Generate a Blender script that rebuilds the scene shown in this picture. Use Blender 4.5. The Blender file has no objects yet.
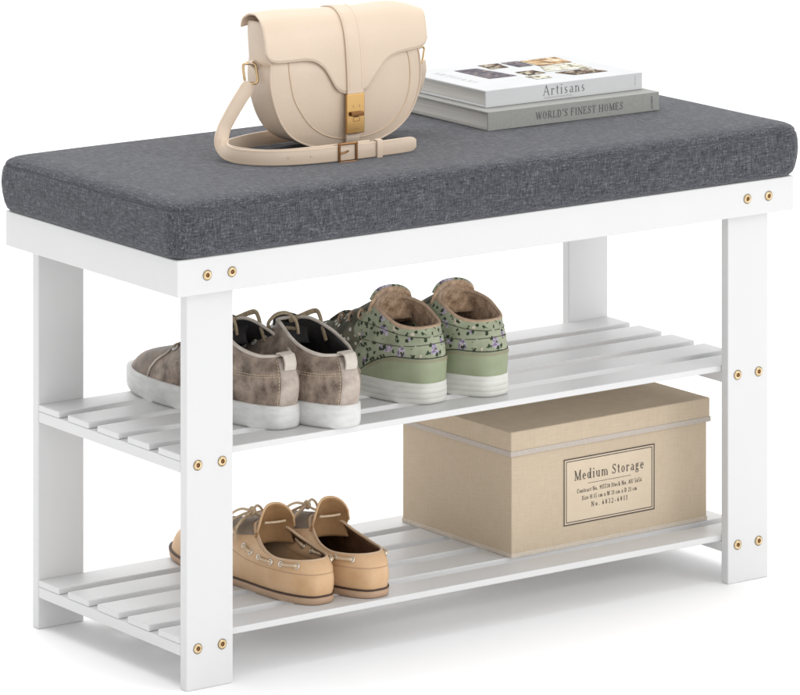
import bpy, bmesh, math, random
from mathutils import Vector, Matrix, noise
random.seed(7)
PI = math.pi
scene = bpy.context.scene
COL = scene.collection

# ---------------------------------------------------------------- helpers
def link(o, parent=None):
    COL.objects.link(o)
    if parent is not None:
        o.parent = parent
    return o

def thing(name, label, cat, loc=(0, 0, 0), rz=0.0, group=None):
    o = bpy.data.objects.new(name, None)
    o.empty_display_size = .02
    o.location = loc
    o.rotation_euler = (0, 0, rz)
    o['label'] = label
    o['category'] = cat
    if group:
        o['group'] = group
    return link(o)

def mesh_obj(name, verts, faces, mat, parent=None, smooth=False, mats=None, fmat=None):
    me = bpy.data.meshes.new(name)
    me.from_pydata([tuple(v) for v in verts], [], faces)
    for m in (mats or [mat]):
        me.materials.append(m)
    if fmat:
        for p, k in zip(me.polygons, fmat):
            p.material_index = k
    bm = bmesh.new(); bm.from_mesh(me)
    bmesh.ops.remove_doubles(bm, verts=bm.verts, dist=1e-7)
    bmesh.ops.recalc_face_normals(bm, faces=bm.faces)
    bm.to_mesh(me); bm.free()
    me.polygons.foreach_set('use_smooth', [smooth] * len(me.polygons))
    me.update()
    return link(bpy.data.objects.new(name, me), parent)

class MB:
    """collects shapes of ONE part"""
    def __init__(s): s.v = []; s.f = []; s.m = []
    def add(s, v, f, k=0):
        n = len(s.v); s.v += [Vector(p) for p in v]; s.f += [[i + n for i in q] for q in f]; s.m += [k] * len(f)
        return s
    def box(s, x0, x1, y0, y1, z0, z1, k=0):
        v = [(x, y, z) for z in (z0, z1) for y in (y0, y1) for x in (x0, x1)]
        return s.add(v, [(0, 2, 3, 1), (4, 5, 7, 6), (0, 1, 5, 4), (2, 6, 7, 3), (0, 4, 6, 2), (1, 3, 7, 5)], k)
    def grid(s, P, closed_u=False, closed_v=False, k=0):
        nu, nv = len(P), len(P[0])
        v = [p for row in P for p in row]; f = []
        for i in range(nu if closed_u else nu - 1):
            for j in range(nv if closed_v else nv - 1):
                a = i * nv + j; b = i * nv + (j + 1) % nv
                c = ((i + 1) % nu) * nv + (j + 1) % nv; d = ((i + 1) % nu) * nv + j
                f.append((a, b, c, d))
        return s.add(v, f, k)
    def tube(s, pts, r, n=8, closed=False, k=0, flat=1.0, up=None):
        pts = [Vector(p) for p in pts]; N = len(pts)
        rr = r if isinstance(r, (list, tuple)) else [r] * N
        rows = []; prev = None
        for i, p in enumerate(pts):
            a = pts[(i - 1) % N] if (closed or i > 0) else p
            b = pts[(i + 1) % N] if (closed or i < N - 1) else p
            t = (b - a).normalized()
            if prev is None:
                u = Vector(up) if up else (Vector((0, 0, 1)) if abs(t.z) < .9 else Vector((1, 0, 0)))
            else:
                u = Vector(up) if up else prev
            u = (u - t * u.dot(t)).normalized(); prev = u
            w = t.cross(u)
            rows.append([p + (u * math.cos(2 * PI * j / n) + w * math.sin(2 * PI * j / n) * flat) * rr[i] for j in range(n)])
        s.grid(rows, closed_u=closed, closed_v=True, k=k)
        if not closed:
            m = len(s.v)
            s.f.append(list(range(m - n, m))); s.m.append(k)
            s.f.append(list(range(m - n * N, m - n * N + n))[::-1]); s.m.append(k)
        return s
    def ribbon(s, pts, wd, hw, th, k=0):
        """flat strap: centre points, width directions, half width, thickness; rounded edges"""
        pts = [Vector(p) for p in pts]; N = len(pts); rows = []
        for i, p in enumerate(pts):
            t = (pts[min(i + 1, N - 1)] - pts[max(i - 1, 0)]).normalized()
            w = Vector(wd[i]); w = (w - t * w.dot(t)).normalized(); n = t.cross(w)
            h = hw[i] if isinstance(hw, (list, tuple)) else hw
            prof = [(-1, -.25), (-.985, -.45), (-.95, -.5), (0, -.5), (.95, -.5), (.985, -.45), (1, -.25), (1, .25), (.985, .45), (.95, .5), (0, .5), (-.95, .5), (-.985, .45), (-1, .25)]
            rows.append([p + w * (a * h) + n * (b * th) for a, b in prof])
        s.grid(rows, closed_v=True, k=k)
        L = len(rows[0]); m = len(s.v)
        s.f.append(list(range(m - L, m))); s.m.append(k)
        s.f.append(list(range(m - L * N, m - L * N + L))[::-1]); s.m.append(k)
        return s
    def build(s, name, mat, parent=None, smooth=False, bevel=0, seg=3, mats=None, sharp=0):
        o = mesh_obj(name, s.v, s.f, mat, parent, smooth, mats, s.m if mats else None)
        if sharp: o.data.set_sharp_from_angle(angle=math.radians(sharp))
        if bevel:
            b = o.modifiers.new('bevel', 'BEVEL'); b.width = bevel; b.segments = seg; b.limit_method = 'ANGLE'
            b.angle_limit = math.radians(40); b.harden_normals = False
            o.data.polygons.foreach_set('use_smooth', [True] * len(o.data.polygons))
            w = o.modifiers.new('wn', 'WEIGHTED_NORMAL'); w.keep_sharp = True
        return o

def catmull(pts, n=8, closed=False):
    pts = [Vector(p) for p in pts]; out = []; N = len(pts)
    for i in range(N if closed else N - 1):
        if closed:
            a, b, c, d = pts[(i - 1) % N], pts[i], pts[(i + 1) % N], pts[(i + 2) % N]
        else:
            a, b, c, d = pts[max(i - 1, 0)], pts[i], pts[i + 1], pts[min(i + 2, N - 1)]
        for j in range(n):
            t = j / n
            out.append(.5 * ((2 * b) + (c - a) * t + (2 * a - 5 * b + 4 * c - d) * t * t + (3 * b - a - 3 * c + d) * t ** 3))
    if not closed: out.append(pts[-1])
    return out

def interp(tab, x):
    if x <= tab[0][0]: return tab[0][1]
    for (a, b), (c, d) in zip(tab, tab[1:]):
        if x <= c:
            t = (x - a) / (c - a); return b + (d - b) * t
    return tab[-1][1]

def sinterp(tab, x):
    """smooth (catmull) interpolation of a table"""
    n = len(tab)
    if x <= tab[0][0]: return tab[0][1]
    if x >= tab[-1][0]: return tab[-1][1]
    for i in range(n - 1):
        if x <= tab[i + 1][0]:
            x0, y0 = tab[i]; x1, y1 = tab[i + 1]; h = x1 - x0; t = (x - x0) / h
            m0 = (y1 - tab[i - 1][1]) / (x1 - tab[i - 1][0]) if i > 0 else (y1 - y0) / h
            m1 = (tab[i + 2][1] - y0) / (tab[i + 2][0] - x0) if i < n - 2 else (y1 - y0) / h
            return ((2 * t ** 3 - 3 * t * t + 1) * y0 + (t ** 3 - 2 * t * t + t) * h * m0 + (-2 * t ** 3 + 3 * t * t) * y1 + (t ** 3 - t * t) * h * m1)

# ---------------------------------------------------------------- materials
def newmat(name, base=(.8, .8, .8), rough=.5, metal=0.0, spec=.5):
    m = bpy.data.materials.new(name); m.use_nodes = True
    b = m.node_tree.nodes['Principled BSDF']
    b.inputs['Base Color'].default_value = (*base, 1)
    b.inputs['Roughness'].default_value = rough
    b.inputs['Metallic'].default_value = metal
    b.inputs['Specular IOR Level'].default_value = spec
    return m, m.node_tree, b

def N(nt, typ, **kw):
    n = nt.nodes.new(typ)
    for k, v in kw.items():
        if hasattr(n, k): setattr(n, k, v)
        else: n.inputs[k].default_value = v
    return n

def coords(nt, scale=(1, 1, 1)):
    tc = nt.nodes.new('ShaderNodeTexCoord'); mp = nt.nodes.new('ShaderNodeMapping')
    mp.inputs['Scale'].default_value = scale
    nt.links.new(tc.outputs['Object'], mp.inputs['Vector'])
    return mp.outputs['Vector']

def noise_tex(nt, vec, scale, detail=4, rough=.5, dist=0):
    n = nt.nodes.new('ShaderNodeTexNoise')
    n.inputs['Scale'].default_value = scale; n.inputs['Detail'].default_value = detail
    n.inputs['Roughness'].default_value = rough; n.inputs['Distortion'].default_value = dist
    nt.links.new(vec, n.inputs['Vector']); return n.outputs['Fac']

def ramp(nt, fac, stops):
    r = nt.nodes.new('ShaderNodeValToRGB'); e = r.color_ramp.elements
    while len(e) < len(stops): e.new(.5)
    for k, (p, c) in zip(e, stops):
        k.position = p; k.color = (*c, 1)
    nt.links.new(fac, r.inputs['Fac']); return r.outputs['Color']

def bump(nt, b, h, dist, strength=1.0):
    n = nt.nodes.new('ShaderNodeBump'); n.inputs['Distance'].default_value = dist; n.inputs['Strength'].default_value = strength
    nt.links.new(h, n.inputs['Height']); nt.links.new(n.outputs['Normal'], b.inputs['Normal'])

def math_n(nt, op, a, b_):
    n = nt.nodes.new('ShaderNodeMath'); n.operation = op
    for i, x in enumerate((a, b_)):
        if isinstance(x, (int, float)): n.inputs[i].default_value = x
        else: nt.links.new(x, n.inputs[i])
    return n.outputs[0]

def mix(nt, fac, a, b_):
    n = nt.nodes.new('ShaderNodeMix'); n.data_type = 'RGBA'
    for s, x in ((n.inputs['Factor'], fac), (n.inputs[6], a), (n.inputs[7], b_)):
        if isinstance(x, (int, float)): s.default_value = x
        elif isinstance(x, tuple): s.default_value = (*x, 1)
        else: nt.links.new(x, s)
    return n.outputs[2]

def mottled(name, c0, c1, scale=20, rough=.6, bscale=300, bd=.0003, detail=6, lo=.3, hi=.7, spec=.4, stretch=(1, 1, 1), sheen=0):
    m, nt, b = newmat(name, c0, rough, 0, spec)
    v = coords(nt, stretch)
    f = noise_tex(nt, v, scale, detail, .6)
    nt.links.new(ramp(nt, f, [(lo, c0), (hi, c1)]), b.inputs['Base Color'])
    if bd: bump(nt, b, noise_tex(nt, v, bscale, 3, .6), bd, .6)
    if sheen: b.inputs['Sheen Weight'].default_value = sheen
    return m

WHITE = .60
M = {}
m, nt, b = newmat('white_paint', (WHITE,) * 3, .42, 0, .4); M['paint'] = m
v = coords(nt)
nt.links.new(ramp(nt, noise_tex(nt, coords(nt), 9, 4), [(.3, (WHITE * .99, WHITE * .99, WHITE * .995)), (.7, (WHITE * 1.01,) * 3)]), b.inputs['Base Color'])
bump(nt, b, noise_tex(nt, coords(nt), 420, 3), .00012, .3)

m, nt, b = newmat('floor_white', (.93,) * 3, .7, 0, .2); M['floor'] = m
nt.links.new(ramp(nt, noise_tex(nt, coords(nt), 2, 3), [(.3, (.925, .925, .93)), (.7, (.935, .935, .935))]), b.inputs['Base Color'])

# heathered linen cushion fabric
m, nt, b = newmat('grey_linen', (.1, .1, .11), .95, 0, .1); M['linen'] = m
nx = noise_tex(nt, coords(nt, (95, 760, 760)), 1, 2, .5)
ny = noise_tex(nt, coords(nt, (760, 95, 760)), 1, 2, .5)
nz = noise_tex(nt, coords(nt, (760, 760, 95)), 1, 2, .5)
s3 = math_n(nt, 'MULTIPLY', math_n(nt, 'ADD', math_n(nt, 'ADD', nx, ny), nz), 1 / 3)
big = noise_tex(nt, coords(nt), 45, 3)
med = noise_tex(nt, coords(nt, (1, .45, 1)), 420, 2)
s3 = math_n(nt, 'ADD', math_n(nt, 'MULTIPLY', s3, .93), math_n(nt, 'MULTIPLY', med, .07))
s4 = math_n(nt, 'ADD', s3, math_n(nt, 'MULTIPLY', math_n(nt, 'SUBTRACT', big, .5), .05))
nt.links.new(ramp(nt, s4, [(.37, (.023, .023, .030)), (.46, (.050, .051, .060)), (.54, (.078, .080, .091)), (.65, (.165, .168, .186))]), b.inputs['Base Color'])
bump(nt, b, s3, .0016, .9)
b.inputs['Sheen Weight'].default_value = .15
M['seam'] = mottled('seam_thread', (.045, .045, .054), (.10, .10, .11), 400, .95, 900, 0)

m, nt, b = newmat('brass', (.62, .42, .20), .28, 1.0); M['brass'] = m
nt.links.new(ramp(nt, noise_tex(nt, coords(nt), 300, 3), [(.3, (.48, .35, .19)), (.7, (.72, .57, .36))]), b.inputs['Base Color'])
M['dark'] = newmat('dark_recess', (.03, .025, .02), .7)[0]
M['gold'] = newmat('gold_metal', (.56, .35, .14), .3, 1.0)[0]
M['bronze'] = newmat('bronze_metal', (.22, .11, .045), .3, 1.0)[0]
M['paleg'] = newmat('pale_gold_metal', (.50, .36, .20), .25, 1.0)[0]
M['steel'] = newmat('steel', (.72, .70, .66), .25, 1.0)[0]

CR = (.60, .485, .375)
M['cream'] = mottled('cream_leather', (CR[0] * .97, CR[1] * .96, CR[2] * .95), (CR[0] * 1.03, CR[1] * 1.03, CR[2] * 1.04), 14, .36, 260, .0003, spec=.5)
M['cream_edge'] = mottled('cream_leather_edge', (.56, .42, .30), (.62, .48, .35), 60, .5, 900, 0)
M['cream_thread'] = newmat('cream_thread', (.60, .47, .35), .8)[0]
M['cream_in'] = newmat('bag_lining', (.12, .085, .06), .8)[0]

# box card cloth
m, nt, b = newmat('box_linen', (.45, .37, .28), .85, 0, .15); M['box'] = m
wx = noise_tex(nt, coords(nt, (60, 60, 900)), 1, 2); wy = noise_tex(nt, coords(nt, (900, 900, 60)), 1, 2)
bb = noise_tex(nt, coords(nt), 8, 4)
f = math_n(nt, 'ADD', math_n(nt, 'MULTIPLY', math_n(nt, 'ADD', wx, wy), .35), math_n(nt, 'MULTIPLY', bb, .3))
nt.links.new(ramp(nt, f, [(.36, (.46, .375, .275)), (.64, (.54, .445, .335))]), b.inputs['Base Color'])
bump(nt, b, f, .0003, .5)
M['trim'] = mottled('trim_tape', (.42, .37, .33), (.48, .43, .38), 300, .8, 900, .0001)
M['trimpale'] = mottled('base_tape', (.50, .44, .36), (.57, .50, .42), 300, .8, 900, .0001)
M['label'] = mottled('label_paper', (.56, .465, .345), (.60, .50, .38), 30, .8, 900, 0)
M['ink'] = newmat('ink', (.035, .03, .028), .7)[0]
M['ink_soft'] = newmat('soft_ink', (.10, .10, .10), .7)[0]
M['ink_pale'] = newmat('pale_ink', (.42, .42, .42), .7)[0]
M['wcover'] = mottled('white_cover', (.52, .525, .53), (.55, .555, .56), 20, .75, 500, 0, spec=.12)
M['gcover'] = mottled('grey_cover', (.27, .27, .255), (.315, .315, .30), 250, .8, 900, .0001)
m, nt, b = newmat('page_edges', (.5, .5, .48), .9, 0, .1); M['pages'] = m
nt.links.new(ramp(nt, noise_tex(nt, coords(nt, (4, 4, 1800)), 1, 3, .7), [(.3, (.40, .39, .37)), (.7, (.70, .69, .66))]), b.inputs['Base Color'])

def picture_mat(name, stops, scale=60):
    m, nt, b = newmat(name, (.5, .5, .5), .75, 0, .12)
    nt.links.new(ramp(nt, noise_tex(nt, coords(nt), scale, 4, .6, .8), stops), b.inputs['Base Color']); return m
M['pic_a'] = picture_mat('picture_slate', [(.35, (.06, .05, .06)), (.5, (.11, .10, .12)), (.66, (.28, .22, .19))], 90)
M['pic_b'] = picture_mat('picture_tan', [(.38, (.10, .045, .02)), (.5, (.42, .27, .13)), (.64, (.62, .54, .42))])
M['pic_c'] = picture_mat('picture_pale', [(.38, (.16, .14, .10)), (.48, (.46, .44, .34)), (.62, (.66, .66, .60))], 110)
M['pic_d'] = picture_mat('picture_dark', [(.42, (.035, .025, .02)), (.53, (.16, .11, .07)), (.60, (.5, .46, .36))], 110)

# shoes
M['taupe'] = mottled('washed_taupe_leather', (.085, .058, .042), (.36, .28, .22), 60, .48, 420, .0008, detail=10, lo=.34, hi=.68, sheen=.1)
M['taupe_trim'] = mottled('pale_taupe_trim', (.24, .195, .165), (.50, .43, .375), 55, .65, 500, .0002)
M['binding'] = mottled('pale_binding', (.42, .37, .32), (.58, .53, .47), 70, .65, 500, .0002)
M['taupe_dark'] = mottled('dark_taupe_leather', (.060, .042, .032), (.24, .175, .125), 45, .55, 420, .0006, detail=10, lo=.32, hi=.68, sheen=.1)
M['taupe_thread'] = newmat('tan_thread', (.52, .42, .29), .8)[0]
M['rubber'] = mottled('off_white_rubber', (.50, .50, .49), (.62, .62, .605), 60, .55, 200, .0003, stretch=(1, 1, 3))
M['aged_rubber'] = mottled('aged_rubber', (.54, .54, .50), (.64, .64, .60), 45, .6, 200, .0002, stretch=(1, 1, 3))
M['charcoal'] = mottled('charcoal_lining', (.018, .017, .018), (.045, .042, .042), 60, .7, 700, .0003)
M['lace'] = mottled('khaki_lace', (.20, .15, .09), (.36, .29, .20), 500, .85, 1500, .0003)
M['green'] = mottled('sage_leather', (.235, .265, .165), (.29, .325, .215), 40, .6, 500, .0002)
M['stripe'] = newmat('sole_groove', (.36, .36, .34), .7)[0]
m, nt, b = newmat('floral_canvas', (.33, .38, .22), .75, 0, .2); M['floral'] = m
v = coords(nt)
base = ramp(nt, noise_tex(nt, v, 55, 4), [(.3, (.235, .26, .175)), (.7, (.345, .375, .27))])
def spots(nt, vec, scale, thr, dist=.25, keep=.5):
    nn = nt.nodes.new('ShaderNodeTexNoise'); nn.inputs['Scale'].default_value = scale * 2.2
    nt.links.new(vec, nn.inputs['Vector'])
    add = nt.nodes.new('ShaderNodeVectorMath'); add.operation = 'MULTIPLY_ADD'
    nt.links.new(nn.outputs['Color'], add.inputs[0]); add.inputs[1].default_value = (dist / scale * 2,) * 3; nt.links.new(vec, add.inputs[2])
    vo = nt.nodes.new('ShaderNodeTexVoronoi'); vo.inputs['Scale'].default_value = scale; vo.inputs['Randomness'].default_value = .9
    nt.links.new(add.outputs[0], vo.inputs['Vector'])
    d = math_n(nt, 'LESS_THAN', vo.outputs['Distance'], thr)
    sep = nt.nodes.new('ShaderNodeSeparateColor'); nt.links.new(vo.outputs['Color'], sep.inputs[0])
    k = math_n(nt, 'LESS_THAN', sep.outputs[0], keep)
    return math_n(nt, 'MULTIPLY', d, k)
c1 = mix(nt, spots(nt, v, 78, .46, .45, .36), base, ramp(nt, noise_tex(nt, v, 300, 3), [(.4, (.17, .13, .21)), (.6, (.46, .42, .48))]))
c2 = mix(nt, spots(nt, v, 110, .28, .3, .22), c1, (.52, .44, .36))
c3 = mix(nt, spots(nt, v, 190, .40, .6, .50), c2, (.025, .04, .02))
nt.links.new(c3, b.inputs['Base Color'])
bump(nt, b, noise_tex(nt, v, 1200, 2), .0002, .6)
m, nt, b = newmat('dotted_dark_canvas', (.1, .1, .08), .8, 0, .2); M['dots'] = m
v = coords(nt)
base = ramp(nt, noise_tex(nt, v, 70, 4), [(.35, (.045, .045, .032)), (.65, (.125, .12, .085))])
c1 = mix(nt, spots(nt, v, 130, .28, .05, .7), base, (.48, .46, .42))
nt.links.new(c1, b.inputs['Base Color'])
M['fur'] = mottled('tan_fleece', (.26, .16, .09), (.66, .47, .32), 130, .95, 420, .004, lo=.35, hi=.68, spec=.1, sheen=.4)
M['fleece_rim'] = mottled('tan_suede_rim', (.33, .23, .155), (.44, .32, .225), 200, .9, 600, .0004)
M['tan'] = mottled('tan_leather', (.50, .305, .155), (.60, .405, .245), 22, .5, 600, .00015, lo=.35, hi=.65)
M['tan_trim'] = mottled('pale_tan_leather', (.48, .33, .21), (.55, .40, .27), 30, .5, 600, .00015)
M['brown_in'] = mottled('brown_suede', (.075, .035, .016), (.17, .085, .038), 60, .8, 700, .0003)
M['brown_tongue'] = mottled('tongue_suede', (.24, .125, .05), (.33, .19, .085), 60, .75, 700, .0003)
M['greige'] = mottled('greige_suede', (.19, .145, .105), (.26, .205, .155), 60, .85, 700, .0003)
M['tansole'] = mottled('tan_sole', (.36, .235, .15), (.44, .30, .20), 50, .6, 500, .0002)
M['welt'] = newmat('dark_welt', (.045, .022, .015), .6)[0]
M['cord'] = mottled('tan_cord', (.47, .35, .23), (.60, .47, .33), 300, .7, 900, .0001)

# ---------------------------------------------------------------- floor
mb = MB(); mb.add([(-30, -30, 0), (30, -30, 0), (30, 60, 0), (-30, 60, 0)], [(0, 1, 2, 3)])
fl = mb.build('floor', M['floor']); fl['kind'] = 'structure'

# ---------------------------------------------------------------- bench
LX, D = .80, .3286
ZT, ZB = .4368, .3997
IX, IY, LW, LT = .0224, .0169, .0562, .0118
bench = thing('shoe_bench', 'white wooden shoe bench with a grey linen seat and two slatted shelves', 'bench')

def part_copy(src, loc=None, rot=None):
    c = src.copy(); COL.objects.link(c); c.parent = src.parent
    if loc: c.location = loc
    if rot: c.rotation_euler = rot
    return c

mb = MB()
o_ = [(0, 0), (LX, 0), (LX, D), (0, D)]; i_ = [(IY, IY), (LX - IY, IY), (LX - IY, D - IY), (IY, D - IY)]
vv = [(x, y, z) for z in (ZB, ZT) for q in (o_, i_) for x, y in q]
ff = []
for k in range(4):
    n = (k + 1) % 4
    ff += [(k, n, 8 + n, 8 + k), (4 + k, 12 + k, 12 + n, 4 + n), (k, 4 + k, 4 + n, n), (8 + k, 8 + n, 12 + n, 12 + k)]
mb.add(vv, ff)
mb.build('apron', M['paint'], bench, bevel=.0014)
lg = MB().box(0, LW, 0, LT, 0, ZT - .003).build('leg', M['paint'], bench, bevel=.0013)
lg.location = (IX, IY + .0002, 0)
for x, y in ((LX - IX - LW, IY + .0002), (IX, D - IY - LT - .0002), (LX - IX - LW, D - IY - LT - .0002)):
    part_copy(lg, (x, y, 0))
YI0, YI1 = IY + LT + .0003, D - IY - LT - .0003
SW = .0405; PITCH = (YI1 - YI0 - SW) / 4
for zi, ztop in enumerate((.2352, .0517)):
    if zi == 0:
        sl = MB().box(0, LX - 2 * IX, 0, SW, -.0068, 0).build('slat', M['paint'], bench, bevel=.0011)
        sl.location = (IX, YI0, ztop)
        rl = MB().box(0, LW - .001, 0, YI1 - YI0, -.0116, 0).build('side_rail', M['paint'], bench, bevel=.001)
        rl.location = (IX + .0004, YI0, ztop - .0069)
        part_copy(rl, (LX - IX - LW + .0006, YI0, ztop - .0069))
        for k in range(1, 5): part_copy(sl, (IX, YI0 + k * PITCH, ztop))
    else:
        for k in range(5): part_copy(sl, (IX, YI0 + k * PITCH, ztop))
        part_copy(rl, (IX + .0004, YI0, ztop - .0069)); part_copy(rl, (LX - IX - LW + .0006, YI0, ztop - .0069))
MB().box(IY + .002, LX - IY - .002, IY + .002, D - IY - .002, ZT - .0125, ZT - .002).build('seat_board', M['paint'], bench)

# screws (round countersunk bolt heads)
def lathe(mb, prof, n=20, k=0, axis=(0, -1, 0), org=(0, 0, 0)):
    rows = []
    for r, h in prof:
        rows.append([(org[0] + r * math.cos(2 * PI * j / n), org[1] - h, org[2] + r * math.sin(2 * PI * j / n)) for j in range(n)])
    mb.grid(rows, closed_v=True, k=k)
    return mb
mb = MB()
lathe(mb, [(.0057, 0.0), (.0058, .00035), (.0054, .0006), (.0052, .0004)], k=1)
lathe(mb, [(.0052, .0004), (.0050, .0012), (.0042, .0017), (.0026, .0014), (.0021, .0011)])
lathe(mb, [(.0021, .0011), (.0022, .00108)], k=0)
lathe(mb, [(.0022, .00112), (.0020, .0003), (.0001, .0003)], n=6, k=2)
sc = mb.build('screw', M['brass'], bench, smooth=True, mats=[M['brass'], M['dark'], M['bronze']])
sc.location = (.036, 0, .4185); sc.scale = (.92, 1, .92)
for x in (.0657, LX - .0657, LX - .036): part_copy(sc, (x, 0, .4185), (0, random.uniform(0, 6), 0))
for z in (.2252, .0413):
    for x in (.0359, .0653, LX - .0653, LX - .0359): part_copy(sc, (x, IY + .0002, z), (0, random.uniform(0, 6), 0))

# cushion
ZC = .4965
def rrect(x0, x1, y0, y1, r, n=8, seg=26):
    pts = []
    for cx, cy, a0 in ((x1 - r, y1 - r, 0), (x0 + r, y1 - r, PI / 2), (x0 + r, y0 + r, PI), (x1 - r, y0 + r, 1.5 * PI)):
        for i in range(n + 1):
            a = a0 + PI / 2 * i / n
            pts.append((cx + r * math.cos(a), cy + r * math.sin(a)))
    out = []
    for i in range(len(pts)):
        a, b_ = pts[i], pts[(i + 1) % len(pts)]
        out.append(a)
        L = math.hypot(a[0] - b_[0], a[1] - b_[1])
        if L > .03:
            k = int(L / .01)
            out += [(a[0] + (b_[0] - a[0]) * j / k, a[1] + (b_[1] - a[1]) * j / k) for j in range(1, k)]
    return out
RL = rrect(0, LX, 0, D, .017)
def crown(x, y):
    e = min(x, LX - x, y, D - y)
    return .0016 * (1 - math.exp(-max(e, 0) / .03))
prof = [(-.020, .0022), (-.002, .0), (.0012, .0012), (.0036, .004), (.0056, .010), (.0072, .02), (.0080, .03), (.0076, .040), (.0066, .0462),
        (.0055, .0480), (.0047, .0486), (.0044, .0489), (.0047, .0492), (.0052, .0498), (.0046, .0518), (.0026, .0540), (-.001, .0560), (-.006, .0574), (-.012, .0582), (-.02, .0586), (-.04, .0590), (-.08, .0594), (-.12, .0597), (-.16, .0597)]
cx0, cy0 = LX / 2, D / 2
rows = []
for off, z in prof:
    row = []
    for (x, y) in RL:
        # move outwards/inwards from the outline
        hx, hy = LX / 2, D / 2
        px, py = x - cx0, y - cy0
        px2 = px * (hx + off) / hx if True else px
        py2 = py * max(hy + off, 0.002) / hy
        w = .0009 * noise.noise(Vector((x * 9, y * 9, z * 30))) if off > -.03 else 0
        nx_, ny_ = px / hx, py / hy
        row.append((cx0 + px2 + w * nx_, cy0 + py2 + w * ny_, ZT + z + (.0005 * noise.noise(Vector((x * 7, y * 7, 3))) if z > .05 else 0)))
    rows.append(row)
mb = MB(); mb.grid(rows, closed_v=True)
m_ = len(mb.v); n_ = len(RL)
mb.f.append(list(range(m_ - n_, m_))); mb.m.append(0)
mb.f.append(list(range(n_))[::-1]); mb.m.append(0)
cu = mb.build('seat_cushion', M['linen'], bench, smooth=True)
sm = MB()
ring = [(cx0 + (x - cx0) * (LX / 2 + .0046) / (LX / 2), cy0 + (y - cy0) * (D / 2 + .0046) / (D / 2), ZT + .0489) for x, y in RL]
sm.tube(ring, .00075, 6, closed=True, up=(0, 0, 1))
for (sx, sy) in ((0, 0), (1, 0), (0, 1), (1, 1)):
    x = .0050 if not sx else LX - .0050
    y = .0050 if not sy else D - .0050
    dx = -1 if not sx else 1; dy = -1 if not sy else 1
    ot = [(z, o) for o, z in prof[1:12]]
    pts = [(x + dx * (interp(ot, z) - .0002), y + dy * (interp(ot, z) - .0002), ZT + z) for z in [.004 + .043 * i / 8 for i in range(9)]]
    sm.tube(pts, .0005, 6)
sm.build('seam', M['seam'], cu, smooth=True)

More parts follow.
